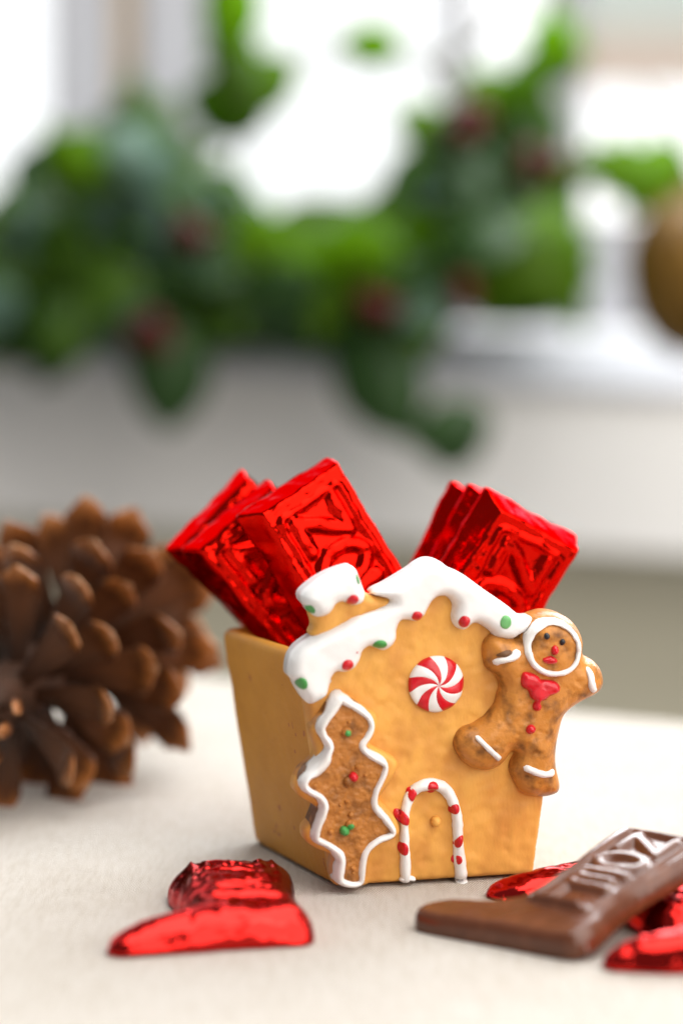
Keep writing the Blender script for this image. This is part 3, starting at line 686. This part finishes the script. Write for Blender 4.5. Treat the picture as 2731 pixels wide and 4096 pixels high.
def scale_mesh(seed):
    rs = random.Random(seed); n = 16; verts, faces = [], []; Ls = 0.030; m = 12
    skew = rs.uniform(-.12, .12)
    for i in range(n + 1):
        t = i / n; y = Ls * t
        w = 0.0015 + 0.0054 * t ** 1.15
        if t > 0.84: w *= max(0.10, 1 - ((t - 0.84) / 0.16) ** 1.3 * 0.9)        # blunt point
        th = 0.0005 + 0.0009 * max(0, (t - 0.76) / 0.24)
        if t > 0.92: th *= 1 - (t - 0.92) * 8
        zc = 0.0035 * t * t + 0.0020 * math.sin(t * 3.0) - 0.0060 * (max(0, t - 0.74) / 0.26) ** 1.4
        for s in range(m):
            a = 2 * math.pi * s / m
            cx_ = w * math.cos(a); cz = th * math.sin(a)
            zz = zc + cz - 0.0020 * (cx_ / 0.007) ** 2 + rs.uniform(-.00025, .00025)
            if t > 0.78 and math.sin(a) < 0: zz -= 0.0016 * (1 - abs(math.cos(a))) * math.sin(min(1, (t - 0.78) / 0.16) * math.pi)   # the boss with its point
            if math.sin(a) < -0.9 and t < 0.8: zz -= 0.0005                                              # keel
            verts.append((cx_ + skew * 0.01 * t * t + rs.uniform(-.0003, .0003), y + rs.uniform(-.0004, .0004), zz))
    for i in range(n):
        for s in range(m):
            j = (s + 1) % m; faces.append([i * m + s, i * m + j, (i + 1) * m + j, (i + 1) * m + s])
    faces.append(list(range(m))[::-1]); faces.append([n * m + s for s in range(m)])
    me = bpy.data.meshes.new('scale'); me.from_pydata(verts, [], faces)
    me.polygons.foreach_set('use_smooth', [True] * len(me.polygons)); me.materials.append(M['scale']); return me
def pinecone():
    axis = Vector((0.27, 0.94, 0.12)).normalized()
    base = Vector((-0.0935, 0.618, 0.0275)); root = empty('pine_cone', (base.x, base.y, 0))
    tag(root, 'large open brown pine cone lying on the tablecloth left of the planter', 'pine cone')
    q = Vector((0, 0, 1)).rotation_difference(axis); Lc = 0.105
    meshes = [scale_mesh(k) for k in range(5)]
    off = base - root.location
    # core
    verts, faces = [], []
    for i in range(13):
        t = i / 12; r = 0.008 * (0.55 + 0.6 * math.sin(math.pi * min(1, t * 0.9 + 0.1)))
        for s in range(12):
            a = 2 * math.pi * s / 12; v = Vector((r * math.cos(a), r * math.sin(a), Lc * t * 0.95 - 0.001)); verts.append(q @ v + off)
    for i in range(12):
        for s in range(12):
            j = (s + 1) % 12; faces.append([i * 12 + s, i * 12 + j, (i + 1) * 12 + j, (i + 1) * 12 + s])
    faces.append(list(range(12))[::-1]); faces.append([144 + s for s in range(12)])
    mk('core', verts, faces, M['core'], root)
    n = 80; rs = random.Random(3)
    for k in range(n):
        t = k / (n - 1); phi = k * 2.399963 + rs.uniform(-.12, .12)
        z = Lc * (0.02 + 0.95 * t ** 0.95)
        if t < 0.03: L = 0.016
        elif t < 0.62: L = 0.022 + 0.020 * (t / 0.62) ** 0.7
        else: L = 0.042 - 0.022 * (t - 0.62) / 0.38
        size = L / 0.030 * rs.uniform(.93, 1.07)
        ang = R(104 - 36 * t + (22 if t < 0.09 else 0) - 38 * max(0, t - 0.55) / 0.45 + rs.uniform(-8, 8))             # angle from the axis
        if k < 7: L = 0.012; size = L / 0.03; ang = R(140 - 6 * k + rs.uniform(-10, 10)); z = 0.001
        rad = Vector((math.cos(phi), math.sin(phi), 0)); up = Vector((0, 0, 1))
        d = rad * math.sin(ang) + up * math.cos(ang)
        nrm = up * math.sin(ang) - rad * math.cos(ang)                # adaxial side
        side = d.cross(nrm)
        Mx = Matrix((side, d, nrm)).transposed().to_4x4()
        pos = rad * 0.003 + up * z
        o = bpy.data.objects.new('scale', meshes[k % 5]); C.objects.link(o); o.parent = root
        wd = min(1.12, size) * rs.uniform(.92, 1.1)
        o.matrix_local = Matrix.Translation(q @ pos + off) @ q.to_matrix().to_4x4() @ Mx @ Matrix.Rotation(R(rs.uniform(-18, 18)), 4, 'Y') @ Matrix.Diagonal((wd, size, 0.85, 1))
    return root
cone = pinecone()

# ------------------------------------------------------------ window, sill, wall
win = empty('window', (0, YW, 0)); tag(win, 'white framed window behind the table, bright daylight outside', 'window')
def wbox(name, u0, u1, v0, v1, Y0, Y1, m, parent, bev=0.004):
    lo = on_depth(u0, v1, Y0); hi = on_depth(u1, v0, Y0)
    o = box(name, (lo.x - 0, Y0, lo.z), (hi.x, Y1, hi.z), m, None, bev)
    if parent is not None:
        o.parent = parent; o.matrix_parent_inverse = Matrix.Translation(-parent.location)
    return o
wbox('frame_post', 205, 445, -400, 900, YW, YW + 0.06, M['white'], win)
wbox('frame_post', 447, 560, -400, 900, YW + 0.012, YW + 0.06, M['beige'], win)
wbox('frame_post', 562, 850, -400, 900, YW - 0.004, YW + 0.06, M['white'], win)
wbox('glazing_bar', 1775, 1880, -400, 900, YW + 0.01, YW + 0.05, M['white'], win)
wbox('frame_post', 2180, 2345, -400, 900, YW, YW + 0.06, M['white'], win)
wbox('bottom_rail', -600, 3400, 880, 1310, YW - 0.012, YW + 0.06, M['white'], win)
def pane_mat():
    m = bpy.data.materials.new('window_glass'); m.use_nodes = True; nt = m.node_tree; N = nt.nodes; L = nt.links; N.clear()
    o = N.new('ShaderNodeOutputMaterial'); t = N.new('ShaderNodeBsdfTransparent'); g = N.new('ShaderNodeBsdfGlossy'); g.inputs['Roughness'].default_value = 0.02
    mx = N.new('ShaderNodeMixShader'); mx.inputs[0].default_value = 0.05
    L.new(t.outputs[0], mx.inputs[1]); L.new(g.outputs[0], mx.inputs[2]); L.new(mx.outputs[0], o.inputs[0]); return m
M['pane'] = pane_mat()
for (a, b) in ((-600, 203), (852, 1773), (1882, 2178), (2347, 3400)):
    wbox('pane', a, b, -400, 878, YW + 0.03, YW + 0.034, M['pane'], win, 0)
# sill with a sloping top, board below it, recessed wall under the board
def wall_poly(name, pts, m, kind=None):
    o = mk(name, pts, [], m); return o
def prism(name, prof, x0, x1, m, skew=0.0, parent=None):
    """extrude a (y,z) profile along x; skew pushes the right end toward the camera"""
    n = len(prof); verts = [(x0, y - skew * x0, z - 0.045 * x0) for y, z in prof] + [(x1, y - skew * x1, z - 0.045 * x1) for y, z in prof]
    faces = [[i, (i + 1) % n, n + (i + 1) % n, n + i] for i in range(n)] + [list(range(n))[::-1], [n + i for i in range(n)]]
    return mk(name, verts, faces, m, parent, smooth=False)
SK = 0.10; Yb = 1.58
z = lambda v, Y: wz(v, Y)
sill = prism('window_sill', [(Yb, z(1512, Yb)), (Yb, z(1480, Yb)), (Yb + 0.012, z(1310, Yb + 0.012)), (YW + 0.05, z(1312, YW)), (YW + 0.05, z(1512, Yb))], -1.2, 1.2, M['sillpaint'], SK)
tag(sill, 'white sloping window sill below the garland', 'window sill')
brd = prism('sill_board', [(Yb + 0.004, z(2150, Yb)), (Yb + 0.004, z(1514, Yb)), (YW + 0.02, z(1514, Yb)), (YW + 0.02, z(2150, Yb))], -1.2, 1.2, M['board'], SK)
tag(brd, 'plain pale grey board under the window sill', 'board')
lw = prism('wall', [(YW - 0.02, -0.5), (YW - 0.02, z(2148, Yb)), (YW + 0.1, z(2148, Yb)), (YW + 0.1, -0.5)], -1.4, 1.4, M['olive'], SK)
tag(lw, kind='structure')

# outside the right pane: a sunlit tan wall and a green awning above it
M['awning'] = mat('awning_green', (0.80, 0.95, 0.86), 0.7)
aw = wbox('awning', 2300, 4200, -700, 120, 3.1, 3.2, M['awning'], None, 0); tag(aw, 'pale green awning blurred at the top of the right pane', 'awning')
M['tan'] = mat('tan_render', (0.88, 0.66, 0.50), 0.7)
ow = wbox('garden_wall', 2300, 4200, 122, 330, 3.1, 3.2, M['tan'], None, 0); tag(ow, 'blurred tan wall outside the right pane', 'wall')

# ------------------------------------------------------------ garland
def leaf_mat(name, c, c2, rough=0.35, trans=0.5, tcol=(0.25, 0.5, 0.02)):
    m = mat(name, c, rough, c2, 25, spec=0.2); nt = m.node_tree; N = nt.nodes; L = nt.links
    p = N['Principled BSDF']; o = N['Material Output']; t = N.new('ShaderNodeBsdfTranslucent'); t.inputs[0].default_value = (*tcol, 1)
    mx = N.new('ShaderNodeMixShader'); mx.inputs[0].default_value = trans
    L.new(p.outputs[0], mx.inputs[1]); L.new(t.outputs[0], mx.inputs[2]); L.new(mx.outputs[0], o.inputs['Surface']); return m
LM = [leaf_mat('frosted_leaf', (0.055, 0.11, 0.075), (0.10, 0.16, 0.12), 0.3, 0.12, (0.2, 0.35, 0.1)),
      leaf_mat('dark_leaf', (0.016, 0.045, 0.009), (0.032, 0.072, 0.018), 0.32, 0.12, (0.1, 0.25, 0.02)),
      leaf_mat('mid_leaf', (0.040, 0.090, 0.006), (0.065, 0.13, 0.010), 0.35, 0.4, (0.26, 0.46, 0.01)),
      leaf_mat('bright_leaf', (0.075, 0.15, 0.003), (0.11, 0.20, 0.004), 0.4, 0.6, (0.34, 0.55, 0.002))]
M['berry'] = mat('berry_red', (0.075, 0.003, 0.005), 0.45, (0.05, 0.003, 0.004), 90, spec=0.15)
M['stem'] = mat('vine_stem', (0.06, 0.075, 0.03), 0.6, (0.09, 0.07, 0.03), 80)
def leaf_mesh(kind, m):
    if kind == 0: o = [(0, 0), (.28, .05), (.46, .28), (.30, .40), (.34, .62), (.16, .66), (0, 1.0)]
    else: o = [(0, 0), (.18, .08), (.33, .30), (.36, .52), (.27, .76), (.12, .92), (0, 1.0)]
    verts, faces = [], []; n = len(o)
    for (x, y) in o: verts.append((0, y, 0.06 * math.sin(y * 3)))
    for (x, y) in o: verts.append((x, y, 0.12 * x + 0.06 * math.sin(y * 3) - 0.1 * x * y))
    for (x, y) in o: verts.append((-x, y, 0.12 * x + 0.06 * math.sin(y * 3) - 0.08 * x * y))
    for i in range(n - 1):
        faces.append([i, n + i, n + i + 1, i + 1]); faces.append([i, i + 1, 2 * n + i + 1, 2 * n + i])
    top = len(verts)
    verts += [(x, y, zz - 0.025) for (x, y, zz) in verts]
    faces += [[top + a for a in f][::-1] for f in faces[:]]
    rim = [n + i for i in range(n)] + [2 * n + i for i in range(n - 1, -1, -1)]
    for i in range(len(rim)):
        a, b = rim[i], rim[(i + 1) % len(rim)]; faces.append([b, a, top + a, top + b])
    me = bpy.data.meshes.new('leaf'); me.from_pydata(verts, [], faces); me.validate()
    me.polygons.foreach_set('use_smooth', [True] * len(me.polygons)); me.materials.append(m); return me
LMESH = [[leaf_mesh(k, m) for k in (0, 1)] for m in LM]
gar = empty('garland', (0, 1.5, wz(1310, 1.5))); tag(gar, 'green leafy garland with dark red berries draped along the window sill', 'garland')
rg = random.Random(11)
NLEAF = [0]
def leaf(px, py, Y, L, mi, rot=None, face=None):
    p = on_depth(px, py, Y)
    o = bpy.data.objects.new('leaf', LMESH[mi][rg.randrange(2)]); C.objects.link(o); o.parent = gar
    az = rg.uniform(0, 2 * math.pi) if rot is None else rot
    Mx = Matrix.Translation(p - gar.location) @ Matrix.Rotation(rg.uniform(-0.6, 0.6) , 4, 'Z') @ Matrix.Rotation(R(90) + rg.uniform(-0.9, 0.5) if face is None else face, 4, 'X') @ Matrix.Rotation(az, 4, 'Z') @ Matrix.Scale(L, 4) @ Matrix.Translation((0, -0.5, 0))
    o.matrix_local = Mx; NLEAF[0] += 1
# clumps measured along the garland (photo px): centre, half sizes, how many, colour weights
clumps = [((200, 1110), (330, 250), 40, (3, 4, 4, 2)), ((650, 1110), (330, 260), 44, (3, 4, 4, 2)), ((1120, 1130), (300, 190), 26, (1, 2, 4, 6)),
          ((1560, 1110), (270, 210), 34, (2, 5, 4, 2)), ((1950, 820), (230, 350), 46, (3, 4, 4, 3)), ((2130, 1060), (150, 140), 12, (1, 3, 4, 4)),
          ((470, 760), (280, 200), 22, (4, 4, 4, 3)), ((760, 860), (200, 160), 14, (5, 4, 3, 1)), ((1350, 1230), (420, 90), 14, (1, 6, 2, 0))]
for (c, s, n, wts) in clumps:
    for _ in range(n):
        a = rg.uniform(0, 2 * math.pi); r = math.sqrt(rg.random())
        leaf(c[0] + s[0] * r * math.cos(a), c[1] + s[1] * r * math.sin(a), 1.5 + rg.uniform(-0.07, 0.08), rg.uniform(0.034, 0.062), rg.choices((0, 1, 2, 3), wts)[0])
def leaf_mass():
    V, Fc = [], []
    spots = [((300, 1000), (360, 260), 70, 0), ((820, 1080), (330, 230), 70, 0), ((1300, 1130), (300, 130), 40, 2), ((1650, 1080), (260, 200), 40, 0), ((1950, 850), (200, 330), 40, 0), ((-330, 1080), (340, 220), 60, 0)]
    me0 = LMESH[1][1]; v0 = [v.co.copy() for v in me0.vertices]; f0 = [list(p.vertices) for p in me0.polygons]
    for (c, sz, n, _) in spots:
        for _k in range(n):
            a = rg.uniform(0, 6.283); r = math.sqrt(rg.random())
            p = on_depth(c[0] + sz[0] * r * math.cos(a), c[1] + sz[1] * r * math.sin(a), 1.57 + rg.uniform(-.02, .05)) - gar.location
            Mx = Matrix.Translation(p) @ Matrix.Rotation(rg.uniform(0, 6.28), 4, 'Y') @ Matrix.Rotation(R(90) + rg.uniform(-.9, .9), 4, 'X') @ Matrix.Scale(rg.uniform(.035, .06), 4)
            b = len(V); V.extend(Mx @ v for v in v0); Fc.extend([b + i for i in f] for f in f0)
    tag(mk('leaf_mass', V, Fc, LM[2], gar), kind='stuff')
leaf_mass()
# single leaves that stand clear of the mass
for (x, y, L, mi, rot) in [(1480, 180, 0.036, 2, 1.5), (2215, 140, 0.045, 2, 0.1), (2235, 230, 0.03, 2, 0.2), (930, 20, 0.045, 2, 0.0), (915, 130, 0.04, 2, 0.2), (1050, 350, 0.045, 2, 2.4), (960, 330, 0.045, 1, 0.4), (930, 250, 0.035, 1, 3.0), (1010, 300, 0.03, 0, 1.0),
                           (2480, 680, 0.05, 2, 1.2), (2600, 730, 0.05, 2, 1.8), (2400, 660, 0.04, 2, 1.4), (680, 1500, 0.06, 0, 3.1), (690, 1420, 0.05, 0, 3.0), (1490, 1430, 0.06, 0, 3.4), (1530, 1540, 0.065, 0, 3.6), (1800, 1725, 0.045, 0, 1.9), (1790, 1740, 0.04, 0, 0.4),
                           (980, 1040, 0.055, 2, 2.0), (1080, 1060, 0.06, 2, 1.0), (1230, 1020, 0.055, 2, 0.5), (1290, 1110, 0.05, 2, 2.4), (940, 1160, 0.05, 2, 0.8), (1300, 1230, 0.045, 2, 2.9), (1130, 1230, 0.07, 0, 1.0), (1100, 1190, 0.05, 0, 2.0), (1180, 1180, 0.05, 0, 0.3), (1950, 1090, 0.06, 2, 3.4), (1420, 1020, 0.05, 2, 1.7), (2190, 1100, 0.07, 2, 3.8), (2230, 1140, 0.06, 2, 3.6), (1700, 520, 0.04, 2, 1), (1980, 380, 0.04, 2, 1.0), (2050, 390, 0.04, 1, 2.0), (330, 650, 0.05, 1, 1.2), (260, 600, 0.04, 2, 0.6), (560, 480, 0.06, 1, 0.2), (570, 560, 0.05, 0, 0.2), (900, 430, 0.05, 1, 1.2)]:
    leaf(x, y, 1.45 + rg.uniform(-.03, .03), L * 1.15, mi + 1, rot, R(90) + rg.uniform(-.3, .3))
def tube(name, pts, r, m, parent, seg=7):
    P = [Vector(p) for p in pts]; verts, faces = [], []
    for i, p in enumerate(P):
        t = (P[min(i + 1, len(P) - 1)] - P[max(i - 1, 0)]).normalized(); a = t.cross(Vector((0, 1, 0.2))).normalized(); b = t.cross(a)
        for s in range(seg): th = 2 * math.pi * s / seg; verts.append(p + (a * math.cos(th) + b * math.sin(th)) * r - parent.location)
    for i in range(len(P) - 1):
        for s in range(seg): j = (s + 1) % seg; faces.append([i * seg + s, i * seg + j, (i + 1) * seg + j, (i + 1) * seg + s])
    return mk(name, verts, faces, m, parent)
def vine(px, r=0.002):
    q = catmull([tuple(on_depth(x, y, 1.5)) for x, y in px], 0.02, False); tube('stem', q, r, M['stem'], gar)
vine([(-60, 1050), (400, 1130), (900, 1150), (1400, 1120), (1800, 1000), (2000, 700), (2250, 640), (2650, 760)], 0.004)
vine([(950, -60), (930, 200), (1000, 400), (900, 800)]); vine([(1050, 330), (1250, 220), (1480, 190), (1700, 250), (1850, 500)], 0.0028)
vine([(2210, -30), (2225, 250), (2050, 420), (1950, 700)], 0.002); vine([(1700, 250), (1900, 180), (2000, 60)], 0.0025); vine([(1450, 1150), (1500, 1450), (1560, 1580)]); vine([(640, 1150), (680, 1520)]); vine([(1560, 1580), (1700, 1680), (1810, 1740)], 0.0012)
def berry_mesh():
    import bmesh
    bm = bmesh.new(); bmesh.ops.create_uvsphere(bm, u_segments=10, v_segments=7, radius=1); me = bpy.data.meshes.new('berry'); bm.to_mesh(me); bm.free()
    me.polygons.foreach_set('use_smooth', [True] * len(me.polygons)); me.materials.append(M['berry']); return me
BM = berry_mesh()
for (x, y, n) in [(1865, 500, 6), (770, 930, 3), (1500, 1215, 6), (590, 1350, 5), (1810, 1180, 2), (2160, 650, 3)]:
    for k in range(n):
        p = on_depth(x + rg.uniform(-60, 60), y + rg.uniform(-55, 55), 1.41 + rg.uniform(-.02, .02))
        o = bpy.data.objects.new('berry', BM); C.objects.link(o); o.parent = gar; o.location = p - gar.location; o.scale = (0.0075,) * 3

# gold ornament at the right end
M['gold'] = mat('old_gold', (0.17, 0.085, 0.004), 0.5, (0.06, 0.028, 0.003), 60, 1.0, 110, metallic=0.1, bdist=0.002)
def ornament():
    c = on_depth(2775, 1075, 1.42); root = empty('gold_ornament', c); tag(root, 'brown gold ornament hanging at the right edge by the garland', 'ornament')
    prof = [(0.000, -0.052), (0.012, -0.050), (0.024, -0.042), (0.033, -0.028), (0.038, -0.010), (0.039, 0.008), (0.034, 0.024), (0.024, 0.036), (0.010, 0.042), (0.0, 0.043)]
    verts, faces = [], []; n = 24
    for (r, zz) in prof:
        for s in range(n):
            a = 2 * math.pi * s / n; k = 1 + 0.03 * math.cos(8 * a); verts.append((r * k * math.cos(a), r * k * math.sin(a), zz))
    for i in range(len(prof) - 1):
        for s in range(n): j = (s + 1) % n; faces.append([i * n + s, i * n + j, (i + 1) * n + j, (i + 1) * n + s])
    mk('ball', verts, faces, M['gold'], root)
    verts, faces = [], []
    for (r, zz) in [(0.0, 0.040), (0.008, 0.040), (0.008, 0.050), (0.006, 0.052), (0.0, 0.052)]:
        for s in range(12): a = 2 * math.pi * s / 12; verts.append((r * math.cos(a), r * math.sin(a), zz))
    for i in range(4):
        for s in range(12): j = (s + 1) % 12; faces.append([i * 12 + s, i * 12 + j, (i + 1) * 12 + j, (i + 1) * 12 + s])
    mk('cap', verts, faces, M['gold'], root)
    tube('hanging_loop', [c + Vector((0, 0, 0.05)), c + Vector((-0.01, 0, 0.08)), c + Vector((-0.03, 0.02, 0.11))], 0.001, M['stem'], root)
ornament()
print('LEAVES', NLEAF[0])
